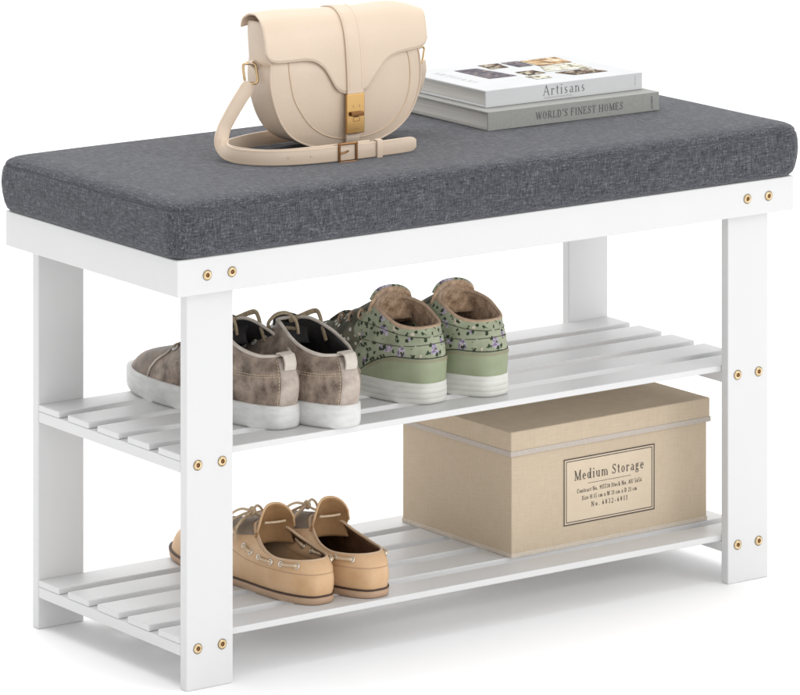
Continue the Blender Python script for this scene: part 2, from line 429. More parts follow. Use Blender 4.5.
# ---------------------------------------------------------------- serif lettering (strokes built as flat geometry)
def A_(cx, cy, rx, ry, a0, a1, w=1): return ('a', cx, cy, rx, ry, a0, a1, w)
def L_(x0, y0, x1, y1, w=1): return ('l', x0, y0, x1, y1, w)
def S_(x, y, h=.12): return ('s', x, y, h)
X = .64
G = {
 'M': (1.0, [L_(.12, 0, .12, 1, 0), L_(.12, 1, .48, .04, 1), L_(.48, .04, .84, 1, 0), L_(.84, 0, .84, 1, 1), S_(.12, 0), S_(.84, 0, .14), S_(.08, 1, .1), S_(.88, 1, .1)]),
 'W': (1.1, [L_(.06, 1, .32, 0, 1), L_(.32, 0, .55, .95, 0), L_(.55, .95, .78, 0, 1), L_(.78, 0, 1.04, 1, 0), S_(.06, 1), S_(1.04, 1, .1), S_(.55, 1, .1)]),
 'O': (.86, [A_(.42, .5, .34, .5, 0, 360)]),
 'C': (.80, [A_(.44, .5, .36, .5, 45, 315), L_(.72, .68, .72, .95, 0)]),
 'D': (.86, [L_(.16, 0, .16, 1), A_(.30, .5, .44, .49, -90, 90), L_(.16, .985, .32, .985, 0), L_(.16, .015, .32, .015, 0), S_(.1, 0, .1), S_(.1, 1, .1)]),
 'R': (.84, [L_(.16, 0, .16, 1), A_(.38, .75, .26, .235, -90, 90), L_(.16, .985, .4, .985, 0), L_(.16, .515, .4, .515, 0), L_(.42, .51, .72, .02, 1), S_(.16, 0), S_(.1, 1, .1), S_(.74, 0, .08)]),
 'L': (.72, [L_(.16, 0, .16, 1), L_(.16, .015, .62, .015, 0), L_(.62, 0, .64, .25, 0), S_(.16, 1), S_(.1, 0, .1)]),
 'F': (.70, [L_(.16, 0, .16, 1), L_(.16, .985, .62, .985, 0), L_(.62, .78, .62, 1, 0), L_(.16, .52, .46, .52, 0), L_(.46, .42, .46, .62, 0), S_(.16, 0), S_(.1, 1, .1)]),
 'E': (.74, [L_(.16, 0, .16, 1), L_(.16, .985, .62, .985, 0), L_(.62, .78, .62, 1, 0), L_(.16, .52, .46, .52, 0), L_(.46, .42, .46, .62, 0), L_(.16, .015, .64, .015, 0), L_(.64, 0, .66, .24, 0), S_(.1, 0, .1), S_(.1, 1, .1)]),
 'I': (.40, [L_(.2, 0, .2, 1), S_(.2, 0), S_(.2, 1)]),
 'N': (.90, [L_(.14, 0, .14, 1, 0), L_(.14, 1, .76, 0, 1), L_(.76, 0, .76, 1, 0), S_(.14, 0), S_(.1, 1, .1), S_(.76, 1)]),
 'S': (.66, [A_(.33, .745, .23, .245, 20, 270, 0), A_(.33, .255, .25, .25, -160, 90, 0), L_(.16, .66, .50, .37, 1), L_(.55, .74, .55, .97, 0), L_(.09, .03, .09, .28, 0)]),
 'T': (.78, [L_(.38, 0, .38, 1), L_(.05, .985, .71, .985, 0), L_(.05, .76, .05, 1, 0), L_(.71, .76, .71, 1, 0), S_(.38, 0)]),
 'H': (.92, [L_(.16, 0, .16, 1), L_(.74, 0, .74, 1), L_(.16, .51, .74, .51, 0), S_(.16, 0), S_(.16, 1), S_(.74, 0), S_(.74, 1)]),
 'A': (.86, [L_(.08, 0, .42, 1, 0), L_(.42, 1, .76, 0, 1), L_(.2, .34, .64, .34, 0), S_(.08, 0, .1), S_(.76, 0, .12)]),
 'U': (.88, [L_(.16, .3, .16, 1), A_(.44, .3, .28, .3, 180, 360, 0), L_(.72, .3, .72, 1, 0), S_(.16, 1), S_(.72, 1)]),
 "'": (.22, [L_(.1, .72, .12, 1)]),
 '.': (.28, [L_(.12, 0, .12, .11)]),
 '-': (.40, [L_(.06, .32, .34, .32)]),
 '&': (.86, [A_(.34, .78, .17, .2, 0, 360, 0), A_(.32, .26, .25, .26, 60, 330, 0), L_(.2, .68, .72, .02), L_(.56, .16, .72, .5, 0)]),
 'e': (.58, [A_(.29, X / 2, .24, X / 2, 5, 320, 1), L_(.07, .35, .52, .35, 0)]),
 'd': (.66, [A_(.28, X / 2, .23, X / 2, 0, 360, 1), L_(.50, 0, .50, 1.02), S_(.44, 1.02, .07), S_(.56, 0, .07)]),
 'i': (.34, [L_(.17, 0, .17, X), L_(.17, .84, .17, .96), S_(.17, 0, .1), S_(.11, X, .07)]),
 'u': (.68, [L_(.14, .2, .14, X), A_(.32, .2, .18, .2, 180, 330, 0), L_(.50, 0, .50, X), S_(.09, X, .07), S_(.44, X, .07), S_(.56, 0, .07)]),
 'm': (1.02, [L_(.14, 0, .14, X), A_(.32, X - .22, .18, .22, 0, 150, 0), L_(.50, 0, .50, X - .2), A_(.68, X - .22, .18, .22, 0, 150, 0), L_(.86, 0, .86, X - .2), S_(.14, 0, .1), S_(.5, 0, .1), S_(.86, 0, .1), S_(.08, X, .07)]),
 'n': (.68, [L_(.14, 0, .14, X), A_(.33, X - .22, .19, .22, 0, 150, 0), L_(.52, 0, .52, X - .2), S_(.14, 0, .1), S_(.52, 0, .1), S_(.08, X, .07)]),
 't': (.42, [L_(.2, .12, .2, .86), A_(.32, .13, .12, .13, 180, 310, 0), L_(.05, X - .015, .36, X - .015, 0)]),
 'o': (.62, [A_(.30, X / 2, .25, X / 2, 0, 360, 1)]),
 'r': (.48, [L_(.14, 0, .14, X), A_(.31, X - .18, .17, .18, 40, 150, 0), L_(.41, X - .14, .43, X - .04), S_(.14, 0, .1), S_(.08, X, .07)]),
 'a': (.58, [A_(.28, X - .17, .18, .17, 0, 150, 0), L_(.46, .03, .46, X - .15), A_(.25, .18, .18, .18, 60, 330, 1), S_(.52, 0, .06)]),
 'g': (.60, [A_(.27, .43, .19, .21, 0, 360, 1), A_(.28, -.13, .24, .16, 0, 360, 0), L_(.14, .24, .16, .06, 0), L_(.16, .06, .46, .0, 1), L_(.42, .60, .56, .64, 0)]),
 's': (.50, [A_(.25, X * .75, .16, X * .25, 20, 270, 0), A_(.25, X * .25, .18, X * .25, -160, 90, 0), L_(.14, .40, .36, .23, 1)]),
 'c': (.54, [A_(.29, X / 2, .24, X / 2, 45, 315, 1)]),
 'k': (.66, [L_(.14, 0, .14, 1.02), L_(.14, .26, .5, X, 0), L_(.26, .36, .54, 0), S_(.14, 0, .1), S_(.08, 1.02, .07), S_(.5, X, .09), S_(.56, 0, .08)]),
 'z': (.54, [L_(.06, X - .02, .46, X - .02, 0), L_(.46, X, .06, 0), L_(.06, .02, .48, .02, 0)]),
 'h': (.68, [L_(.14, 0, .14, 1.02), A_(.33, X - .22, .19, .22, 0, 150, 0), L_(.52, 0, .52, X - .2), S_(.14, 0, .1), S_(.52, 0, .1), S_(.08, 1.02, .07)]),
 'x': (.60, [L_(.08, X, .5, 0), L_(.5, X, .08, 0, 0), S_(.08, X, .09), S_(.5, 0, .09), S_(.5, X, .08), S_(.08, 0, .08)]),
 '0': (.60, [A_(.29, .48, .23, .48, 0, 360, 1)]), '1': (.42, [L_(.22, 0, .22, .96), L_(.08, .8, .22, .96, 0), S_(.22, 0, .13)]),
 '2': (.58, [A_(.28, .70, .21, .26, -20, 170, 0), L_(.48, .62, .08, .03, 0), L_(.08, .03, .5, .03)]),
 '3': (.58, [A_(.27, .72, .19, .24, -90, 160, 0), A_(.27, .24, .22, .24, -160, 90, 0)]),
 '5': (.58, [L_(.14, .96, .46, .96), L_(.14, .96, .11, .55, 0), A_(.27, .30, .22, .30, -150, 130, 1)]),
 '6': (.58, [A_(.29, .28, .21, .28, 0, 360, 1), A_(.46, .30, .38, .66, 95, 180, 1)]),
 '9': (.58, [A_(.29, .68, .21, .28, 0, 360, 1), A_(.12, .66, .38, .66, -85, 0, 1)]),
}
def text_width(s, sp=.06): return sum(.42 if ch == ' ' else G[ch][0] + sp for ch in s) - sp
def write(mb, s, x, z, h, to3d, sp=.06, tk=.125, tn=.055, sx=1.0, centre=False, k=0):
    """text along local x; h = cap height; to3d maps (x, z, lift)"""
    if centre: x -= text_width(s, sp) * h * sx / 2
    cnt = 0
    def quad(pts):
        nonlocal cnt
        cnt += 1
        lift = .00020 + (cnt % 12) * .000012
        mb.add([to3d(x + p[0] * h * sx, z + p[1] * h, lift) for p in pts], [list(range(len(pts)))], k)
    for ch in s:
        if ch == ' ': x += .42 * h * sx; continue
        wd, st = G[ch]
        for q in st:
            if q[0] == 'l':
                _, x0, y0, x1, y1, w = q
                t = (tk if w else tn) / 2; d = math.hypot(x1 - x0, y1 - y0); nx_, ny_ = -(y1 - y0) / d * t, (x1 - x0) / d * t
                quad([(x0 + nx_, y0 + ny_), (x0 - nx_, y0 - ny_), (x1 - nx_, y1 - ny_), (x1 + nx_, y1 + ny_)])
            elif q[0] == 's':
                _, a, y, hw = q
                y0, y1 = (y, y + tn) if y < .3 else (y - tn, y)
                quad([(a - hw, y0), (a + hw, y0), (a + hw, y1), (a - hw, y1)])
            else:
                _, cx, cy, rx, ry, a0, a1, w = q
                n = max(6, int(abs(a1 - a0) / 15)); In = []; Out = []
                for i in range(n + 1):
                    a = math.radians(a0 + (a1 - a0) * i / n); c, s_ = math.cos(a), math.sin(a)
                    th = tn + ((tk - tn) if w else (tk - tn) * .45) * abs(c) ** 1.5
                    Out.append((cx + rx * c, cy + ry * s_)); In.append((cx + max(rx - th, .02) * c, cy + max(ry - tn, .02) * s_))
                for i in range(n): quad([Out[i], Out[i + 1], In[i + 1], In[i]])
        x += (wd + sp) * h * sx
    return mb

# ---------------------------------------------------------------- storage box
BX0, BY0, BZ = .477, .0812, .0519
box = thing('storage_box', 'beige lidded cardboard storage box with a framed paper label on the lower shelf', 'box', (BX0, BY0, BZ), math.radians(1.2))
BW, BD, BH = .2715, .193, .1345
bo = MB().box(0, BW, 0, BD, .0006, BH - .010).build('box_body', M['box'], box, bevel=.0012)
MB().box(-.0006, BW + .0006, -.0006, BD + .0006, 0, .0046).build('base_trim', M['trimpale'], box, bevel=.0006)
ov = .0026
lid = MB().box(-ov, BW + ov, -ov, BD + ov, BH - .0232, BH).build('lid', M['box'], box, bevel=.0014)
MB().box(-ov - .0008, BW + ov + .0008, -ov - .0008, BD + ov + .0008, BH - .0262, BH - .0204).build('lid_trim', M['trim'], lid, bevel=.0007)
lx0, lx1, lz0, lz1 = .0706, .1967, .0232, .0946
MB().box(lx0, lx1, -.0005, .0002, lz0, lz1).build('paper_label', M['label'], box)
fr = MB()
def fr_rect(x0, x1, z0, z1, w):
    for a, b_, c, d in ((x0, x1, z0, z0 + w), (x0, x1, z1 - w, z1), (x0, x0 + w, z0 + w, z1 - w), (x1 - w, x1, z0 + w, z1 - w)):
        fr.add([(a, -.0008, c), (b_, -.0008, c), (b_, -.0008, d), (a, -.0008, d)], [(0, 1, 2, 3)])
fr_rect(lx0, lx1, lz0, lz1, .0012); fr_rect(lx0 + .0032, lx1 - .0032, lz0 + .0028, lz1 - .0028, .0008)
fr.build('label_frame', M['ink'], box)
tx = MB(); T3 = lambda x, z, l: (x, -.0006 - l, z)
cxl = (lx0 + lx1) / 2
write(tx, 'Medium Storage', cxl, .0700, .0106, T3, .16, .13, .06, centre=True, sx=.86)
tx.add([T3(cxl - .030, .0648, .0002), T3(cxl + .030, .0648, .0002), T3(cxl + .030, .0652, .0002), T3(cxl - .030, .0652, .0002)], [(0, 1, 2, 3)])
write(tx, 'Contract No. 915530 Stock No. AU 5656', cxl, .0560, .0046, T3, .16, .17, .10, centre=True, sx=.76)
write(tx, 'Size H 15 cm x W 31 cm x D 21 cm', cxl, .0478, .0046, T3, .2, .17, .10, centre=True, sx=.74)
write(tx, 'No. 6032-6011', cxl, .0392, .0054, T3, .42, .15, .09, centre=True, sx=.8)
tx.build('lettering', M['ink'], box)

# ---------------------------------------------------------------- books
def book(name, label, loc, rz, W, Dp, H, cov, ct=.0022):
    t = thing(name, label, 'book', loc, rz)
    mb = MB()
    # case: lower board, upper board, rounded-square spine
    prof = [(Dp, 0), (Dp, ct), (ct, ct), (ct, H - ct), (Dp, H - ct), (Dp, H), (0, H), (0, 0)]
    mb.add([(x, y, z) for x in (0, W) for y, z in prof], [list(range(8))[::-1], list(range(8, 16))] + [(i, (i + 1) % 8, 8 + (i + 1) % 8, 8 + i) for i in range(8)])
    c = mb.build('cover', cov, t, bevel=.0006, seg=2)
    MB().box(.0035, W - .0035, ct + .0002, Dp - .004, ct + .0001, H - ct - .0001).build('page_block', M['pages'], t)
    return t
ZS = ZC + .0003
gbk = book('book', 'grey hardback book at the bottom of the stack of two on the seat', (.4882, .1380, ZS), math.radians(-.5), .2330, .170, .0205, M['gcover'])
wbk = book('book', 'white hardback book with a picture cover lying on top of the grey book', (.5008, .1592, ZS + .0207), math.radians(-.2), .2145, .1545, .0186, M['wcover'])
T3 = lambda x, z, l: (x, -.00005 - l * .8, z)
mb = MB(); write(mb, "WORLD'S FINEST HOMES", .0640, .0062, .0080, T3, .12, .15, .065, sx=.90); mb.build('spine_lettering', M['ink_soft'], gbk)
mb = MB()
Tv = lambda x, z, l: (.2215 + z, -.00005 - l * .8, .0165 - x)
write(mb, 'HOMES EST', 0, 0, .0022, Tv, .1, .2, .14, sx=.9); mb.build('spine_mark', M['ink_soft'], gbk)
mb = MB(); write(mb, 'Artisans', .0775, .0060, .0108, T3, .18, .10, .05, sx=.94); mb.build('spine_lettering', M['ink_soft'], wbk)
mb = MB(); write(mb, 'Architecture & Interior Design', .0790, .0026, .0022, T3, .12, .15, .10, sx=.90); mb.build('spine_subtitle', M['ink_pale'], wbk)
Tv2 = lambda x, z, l: (.2035 + z, -.00005 - l * .8, .0155 - x)
mb = MB(); write(mb, 'Artisans', 0, 0, .0026, Tv2, .1, .15, .10, sx=.8); mb.build('spine_mark', M['ink_pale'], wbk)
HB = .0186
def pic(name, x0, x1, y0, y1, mat, zz=.0003):
    MB().add([(x0, y0, HB + zz), (x1, y0, HB + zz), (x1, y1, HB + zz), (x0, y1, HB + zz)], [(0, 1, 2, 3)]).build(name, mat, wbk)
def picq(q, mat, zz=.0003):
    MB().add([(x, y, HB + zz) for x, y in q], [(0, 1, 2, 3)]).build('cover_picture', mat, wbk)
picq([(.0500, .1270), (.0800, .1260), (.0880, .0610), (.0500, .0610)], M['pic_a'])
picq([(.0925, .1410), (.1200, .1400), (.1140, .1115), (.0900, .1115)], M['pic_d'])
picq([(.1235, .1400), (.1470, .1400), (.1440, .1060), (.1235, .1060)], M['pic_a'], .0004)
picq([(.1490, .1390), (.1990, .1390), (.1930, .0990), (.1470, .0990)], M['pic_b'])
picq([(.0985, .0800), (.1230, .0800), (.1255, .0580), (.0985, .0540)], M['pic_d'], .0004)
picq([(.1455, .0960), (.1900, .0960), (.1880, .0570), (.1300, .0640)], M['pic_c'])
picq([(.1330, .0530), (.1800, .0540), (.1880, .0270), (.1420, .0280)], M['pic_d'], .0005)
picq([(.0900, .0500), (.1140, .0480), (.1120, .0280), (.0910, .0290)], M['pic_c'], .0004)
mb = MB(); Tc = lambda x, z, l: (.0205 + z, .128 - x, HB + l)
write(mb, 'ARTISANS', .0, .0, .0085, Tc, .35, .10, .05, sx=1.1); mb.build('cover_title', M['ink_pale'], wbk)

# ---------------------------------------------------------------- handbag
BAGZ = .0
OUT = [(.2174, .5952), (.2155, .5813), (.2165, .5654), (.2205, .5494), (.2255, .5364), (.2318, .5254), (.2410, .5150), (.2555, .5062), (.2759, .4998), (.3105, .4968),
       (.3363, .4980), (.3558, .5012), (.3740, .5080), (.3871, .5168), (.3955, .5258), (.4016, .5365), (.4058, .5480), (.4081, .5598), (.4082, .5735), (.4055, .5921), (.4010, .612), (.394, .6265),
       (.36, .6290), (.31, .6310), (.26, .6325), (.2240, .6330), (.2165, .6310), (.2165, .612)]
INN = [(.2383, .5917), (.2381, .5822), (.2396, .5717), (.2436, .5545), (.2529, .5379), (.2644, .5241), (.2784, .5143), (.2944, .5082), (.3105, .5057), (.3325, .5055), (.3506, .5085), (.3662, .5145),
       (.378, .5233), (.3871, .5352), (.3924, .5485), (.3942, .5643), (.393, .5804), (.3900, .5932)]
bag = thing('handbag', 'cream leather saddle handbag with a gold turn lock standing on the seat', 'bag', (.31, .174, ZC))
BO = Vector((.31, .174, ZC))
def bg(p): return Vector(p) - BO
YF, YB = .152, .197
bcx, bcz = .3105, .562
oc = catmull([(x, 0, z) for x, z in OUT], 5, closed=True)
def bag_y(x, z, s):  # puffed front panel, leaning back under the flap
    return YF - .0045 * (1 - s ** 2.2) * max(0, min(1, (.60 - z) / .02)) + max(0, z - .588) * .32
rows = []
for s in (0.02, .2, .4, .55, .7, .8, .88, .94, .985, 1.0):
    rows.append([bg((bcx + (p.x - bcx) * s, bag_y(0, bcz + (p.z - bcz) * s, s), bcz + (p.z - bcz) * s)) for p in oc])
front_rows = rows
back = []
for t in (0.0, .04, .12, .3, .5, .7, .88, .96, 1.0):
    e = 1 + .012 * math.sin(PI * t) - (.012 if t in (0.0, 1.0) else 0)
    back.append([bg((bcx + (p.x - bcx) * e, YF + .0006 + max(0, p.z - .588) * .32 * (1 - t) + (YB - YF - .0006) * t, bcz + (p.z - bcz) * (e if p.z > .51 else 1 - .0))) for p in oc])
for s in (.985, .94, .8, .5, .02):
    back.append([bg((bcx + (p.x - bcx) * s, YB + .004 * (1 - s ** 2), bcz + (p.z - bcz) * s)) for p in oc])
mb = MB(); mb.grid(front_rows, closed_v=True)
mb.f.append(list(range(len(oc)))); mb.m.append(0)
body = mb.build('front_panel', M['cream'], bag, smooth=True)
mb = MB(); mb.grid(back, closed_v=True)
m_ = len(mb.v); mb.f.append(list(range(m_ - len(oc), m_))); mb.m.append(0)
mb.build('gusset', M['cream'], bag, smooth=True)
pp = MB(); pp.tube([bg((bcx + (p.x - bcx) * 1.003, YF - .0002 + max(0, p.z - .588) * .32, bcz + (p.z - bcz) * 1.003)) for p in oc], .0011, 8, closed=True)
pp.build('piping', M['cream'], bag, smooth=True)
# raised inner panel seam
def panel_y(x, z):
    # radial parameter against the outline
    a = math.atan2(z - bcz, x - bcx); best = None
    for p in oc:
        d = abs(math.atan2(p.z - bcz, p.x - bcx) - a); d = min(d, 2 * PI - d)
        if best is None or d < best[0]: best = (d, math.hypot(p.x - bcx, p.z - bcz))
    s = min(1, math.hypot(x - bcx, z - bcz) / best[1])
    return bag_y(0, z, s)
ic = catmull([(x, 0, z) for x, z in INN], 5)
pp = MB(); pp.tube([bg((p.x, panel_y(p.x, p.z) - .0001, p.z)) for p in ic], .0008, 6)
pp.build('panel_seam', M['cream_edge'], bag, smooth=True)
# gusset seam (left and right)
for xx, dz in ((.2160, 0), (.4075, 0)):
    sgn = -1 if xx < .3 else 1
    gm = MB(); gm.tube([bg((xx + sgn * .0014, y, .5905)) for y in (YF + .001, .16, .17, .18, .19, YB - .001)], .0005, 6)
    gm.build('gusset_seam', M['cream_edge'], bag, smooth=True)

# flap
FP = [(.2030, .6280), (.2020, .6330), (.1990, .6375), (.1945, .6402), (.1870, .6432), (.1760, .6440), (.1655, .6400), (.1575, .6320), (.1520, .6200), (.1488, .6060), (.1470, .592), (.1455, .575), (.1448, .560), (.1445, .540)]
fpc = catmull([(0, y, z) for y, z in FP], 8)
acc = [0]
for a, b_ in zip(fpc, fpc[1:]): acc.append(acc[-1] + (b_ - a).length)
def fprof(s):
    for i in range(len(acc) - 1):
        if s <= acc[i + 1]:
            t = (s - acc[i]) / (acc[i + 1] - acc[i]); return fpc[i].lerp(fpc[i + 1], t)
    return fpc[-1]
LOW = [(.2085, .6040), (.2105, .5995), (.2140, .5966), (.2200, .5948), (.2300, .5943), (.2502, .5942), (.2603, .5936), (.2693, .5912), (.2762, .587), (.282, .5815), (.2884, .5717), (.2936, .5628), (.2987, .5578), (.3050, .5553), (.309, .5550),
       (.3296, .5551), (.3340, .5575), (.3380, .5625), (.3504, .5764), (.3582, .5841), (.3686, .5893), (.379, .5916), (.3921, .5930), (.400, .5938), (.4070, .5955), (.4110, .598), (.4135, .603)]
def s_at_z(z):
    for i in range(len(fpc) - 1, 0, -1):
        if fpc[i].z <= z <= fpc[i - 1].z or fpc[i - 1].z <= z <= fpc[i].z:
            d = fpc[i].z - fpc[i - 1].z
            t = 0 if abs(d) < 1e-9 else (z - fpc[i - 1].z) / d
            return acc[i - 1] + (acc[i] - acc[i - 1]) * t
    return acc[-1]
NU, NV = 120, 44
def flap_pt(u, v, lift=0.0, vmax=None):
    # u across, v along the profile
    uu = .5 - .5 * math.cos(PI * u) * (.25) - .5 * (1 - 2 * u) * .75
    x = .2080 + (.4138 - .2080) * uu
    S = s_at_z(sinterp(LOW, x)) if vmax is None else vmax
    s = S * v; p = fprof(s)
    # ends of the flap droop a little and swing outwards towards the back
    e = max(0, (uu - .80) / .20); e0 = max(0, (.08 - uu) / .08)
    topness = max(0, min(1, (p.y - .150) / .03))
    x2 = x + .010 * e * topness + .0045 * e0 * topness
    zz = p.z - .0013 * topness - .0125 * e ** 2.2 * topness - .001 * e0 ** 2 * topness - .0035 * (uu - .0) * topness + .0012 * math.sin(uu * 9) * topness
    q = fprof(min(s + .0008, acc[-1])); r = fprof(max(s - .0008, 0)); tn = (q - r).normalized()
    nrm = Vector((0, tn.z, -tn.y)); 
    if nrm.y > 0 and p.y < .17: nrm = -nrm
    if p.y >= .17 and nrm.z < 0 and p.z > .63: nrm = -nrm
    P = Vector((x2, p.y, zz)) + nrm * lift
    return bg(P)
rows = [[flap_pt(i / NU, j / NV) for j in range(NV + 1)] for i in range(NU + 1)]
mb = MB(); mb.grid(rows)
fo = mb.build('flap', M['cream'], bag, smooth=True, mats=[M['cream'], M['cream_in'], M['cream_edge']])
sd = fo.modifiers.new('thick', 'SOLIDIFY'); sd.thickness = .0022; sd.offset = 0; sd.material_offset_rim = 2; sd.use_rim = True
# edge piping along flap
edge = [flap_pt(0, j / 20) for j in range(6, 20)] + [flap_pt(i / 90, 1) for i in range(91)] + [flap_pt(1, 1 - j / 20) for j in range(1, 15)]
pp = MB(); pp.tube(edge, .00125, 6); pp.build('flap_edge', M['cream'], bag, smooth=True)
# centre band over the flap
S_END = s_at_z(.5535)
bx0, bx1 = .3068, .3272
rows_p = []; wd = []
for j in range(60):
    s = S_END * (.12 + .88 * j / 59); p = fprof(s)
    q = fprof(min(s + .0008, acc[-1])); r = fprof(max(s - .0008, 0)); tn = (q - r).normalized(); nrm = Vector((0, tn.z, -tn.y))
    if (p.y < .17 and nrm.y > 0) or (p.y >= .17 and p.z > .63 and nrm.z < 0): nrm = -nrm
    topness = max(0, min(1, (p.y - .150) / .03))
    zz = p.z - .0013 * topness - .0035 * .53 * topness + .0012 * math.sin(.53 * 9) * topness
    rows_p.append(bg(Vector(((bx0 + bx1) / 2, p.y, zz)) + nrm * .0022)); wd.append((1, 0, 0))
mb = MB(); mb.ribbon(rows_p, wd, (bx1 - bx0) / 2, .0022)
band = mb.build('centre_band', M['cream'], bag, smooth=True, sharp=32)
mb = MB()
for xs in (bx0 + .0022, bx1 - .0022):
    for j in range(0, 57):
        a, b_ = rows_p[j], rows_p[j + 1]
        d = (b_ - a); nrm = Vector((0, -d.z, d.y)).normalized()
        if nrm.y > 0: nrm = -nrm
        off = nrm * .0012
        o1 = Vector((xs - (bx0 + bx1) / 2, 0, 0))
        mb.tube([a + o1 + off + d * .15, a + o1 + off + d * .75], .00022, 5)
mb.build('stitching', M['cream_thread'], band)
# tab under the clasp
MB().ribbon([bg((.3160, .1455, .512)), bg((.3160, .1458, .505)), bg((.3160, .1475, .4995)), bg((.3160, .150, .4972))], [(1, 0, 0)] * 4, .0085, .002).build('lower_tab', M['cream'], bag, smooth=True)
# turn lock
ck = thing_mb = MB()
ck.box(.3050 - .31, .3275 - .31, .1400 - .174, .1440 - .174, .5118 - ZC, .5538 - ZC)
clasp = ck.build('turn_lock', M['gold'], bag, bevel=.0008)
k2 = MB(); k2.box(-.0012 - .0, .0152, -.0364, -.0338, .5365 - ZC, .5385 - ZC)
kn = MB()
kn.box(.3085 - .31, .3245 - .31, .1362 - .174, .1388 - .174, .5305 - ZC, .5350 - ZC)
kn.box(.3135 - .31, .3195 - .31, .1388 - .174, .1402 - .174, .5290 - ZC, .5350 - ZC)
kn.build('turn_knob', M['bronze'], clasp, bevel=.0007)
kk = MB()
for a, b_, c, d in ((.3125, .3131, .5390, .5420), (.3205, .3211, .5390, .5420), (.3125, .3131, .5250, .5290), (.3205, .3211, .5250, .5290), (.3125, .3211, .5246, .5251)):
    kk.add([(a - .31, .1399 - .174, c - ZC), (b_ - .31, .1399 - .174, c - ZC), (b_ - .31, .1399 - .174, d - ZC), (a - .31, .1399 - .174, d - ZC)], [(0, 1, 2, 3)])
for i in range(5):
    a = .3130 + i * .0016
    kk.add([(a - .31, .1399 - .174, .5160 - ZC + .0004 * (i % 2)), (a - .3092, .1399 - .174, .5160 - ZC + .0004 * (i % 2)), (a - .3092, .1399 - .174, .5165 - ZC + .0004 * (i % 2)), (a - .31, .1399 - .174, .5165 - ZC + .0004 * (i % 2))], [(0, 1, 2, 3)])
kk.build('engraving', M['bronze'], clasp)
# rings
def ring_loop(c, hw, hh, r, tilt=0.0, dirx=(1, 0, 0)):
    dx = Vector(dirx).normalized(); up = Vector((0, 0, 1))
    pts = []
    for a in range(24):
        t = 2 * PI * a / 24; ca, sa = math.cos(t), math.sin(t)
        px = hw * math.copysign(abs(ca) ** .45, ca); pz = hh * math.copysign(abs(sa) ** .45, sa)
        pts.append(bg(Vector(c) + dx * (px + tilt * pz) + up * pz))
    return MB().tube(pts, r, 8, closed=True)
ring_loop((.2035, .172, .5815), .0070, .0106, .0016, -.15, (1, -.35, 0)).build('strap_ring', M['paleg'], bag, smooth=True)
ring_loop((.4265, .178, .5790), .0065, .0085, .0012, .25, (1, .3, 0)).build('strap_ring', M['paleg'], bag, smooth=True)
# leather tabs holding the rings
MB().ribbon(catmull([bg((.2160, .174, .584)), bg((.2125, .1735, .5885)), bg((.2100, .173, .5905)), bg((.2075, .1725, .5925)), bg((.2040, .172, .5940)), bg((.2015, .172, .592))], 4), [(.3, -.9, .4)] * 21, .0050, .0018).build('ring_tab', M['cream'], bag, smooth=True)
MB().ribbon(catmull([bg((.4085, .176, .583)), bg((.4130, .177, .586)), bg((.4190, .178, .589)), bg((.4240, .178, .5885))], 4), [(0, 1, 0)] * 13, .0050, .0018).build('ring_tab', M['cream'], bag, smooth=True)

# strap: left ring -> seat -> along the front to the tip
ZR = ZC + .0086
cp = [(.2025, .1720, .5722), (.1985, .1715, .5660), (.1900, .1710, .5560), (.1790, .1710, .5415), (.1690, .1700, .5270), (.1620, .1640, .5150), (.1590, .1530, .5080), (.1600, .1390, ZR + .0004), (.1655, .1230, ZR), (.1760, .1090, ZR), (.1930, .0975, ZR), (.2200, .0890, ZR), (.2550, .0850, ZR), (.2900, .0840, ZR), (.3250, .0852, ZR), (.3560, .0875, ZR)]
wv = [(.85, -.2, -.5), (.85, -.2, -.5), (.85, -.15, -.5), (.88, -.1, -.4), (.85, .0, -.1), (.65, .1, .5), (.25, .1, .9), (.05, 0, 1), (0, 0, 1), (0, 0, 1), (0, 0, 1), (0, 0, 1), (0, 0, 1), (0, 0, 1), (0, 0, 1), (0, 0, 1)]
cpc = catmull([bg(p) for p in cp], 6); wvc = catmull(wv, 6)
hwl = [.0078] * len(cpc)
for i in range(6):
    hwl[i] = .0058 + .002 * i / 6
hwl[-1] = .0040; hwl[-2] = .0066; hwl[-3] = .0076
strap = MB().ribbon(cpc, wvc, hwl, .0022).build('strap', M['cream'], bag, smooth=True, sharp=32)
# second layer end piece at the front (buckle end) and loop behind
cp2 = [(.2960, .0875, ZR + .0022), (.2550, .0885, ZR + .002), (.2200, .0930, ZR + .0015), (.1960, .1020, ZR + .0005), (.1800, .1150, ZR), (.1710, .1320, ZR), (.1690, .1520, ZR - .0005), (.1735, .1700, ZR - .0005), (.1850, .1860, ZR - .0005), (.2024, .1955, ZR - .0005), (.2328, .2050, ZR - .0005), (.2643, .2070, ZR - .0005), (.300, .2085, ZR), (.345, .2095, ZR + .001), (.392, .2050, ZR + .004), (.4180, .1980, ZR + .014), (.4310, .1900, ZR + .034), (.4325, .1830, ZR + .054), (.4290, .1790, ZR + .0650)]
wv2 = [(0, 0, 1)] * 13 + [(.1, 0, 1), (-.5, -.1, .8), (-.85, -.25, .45), (-.9, -.35, .2), (-.9, -.35, .1), (-.9, -.35, .1)]
cpc2 = catmull([bg(p) for p in cp2], 6); wvc2 = catmull(wv2, 6)
MB().ribbon(cpc2, wvc2, .0074, .0020).build('rear_strap', M['cream'], bag, smooth=True, sharp=32)
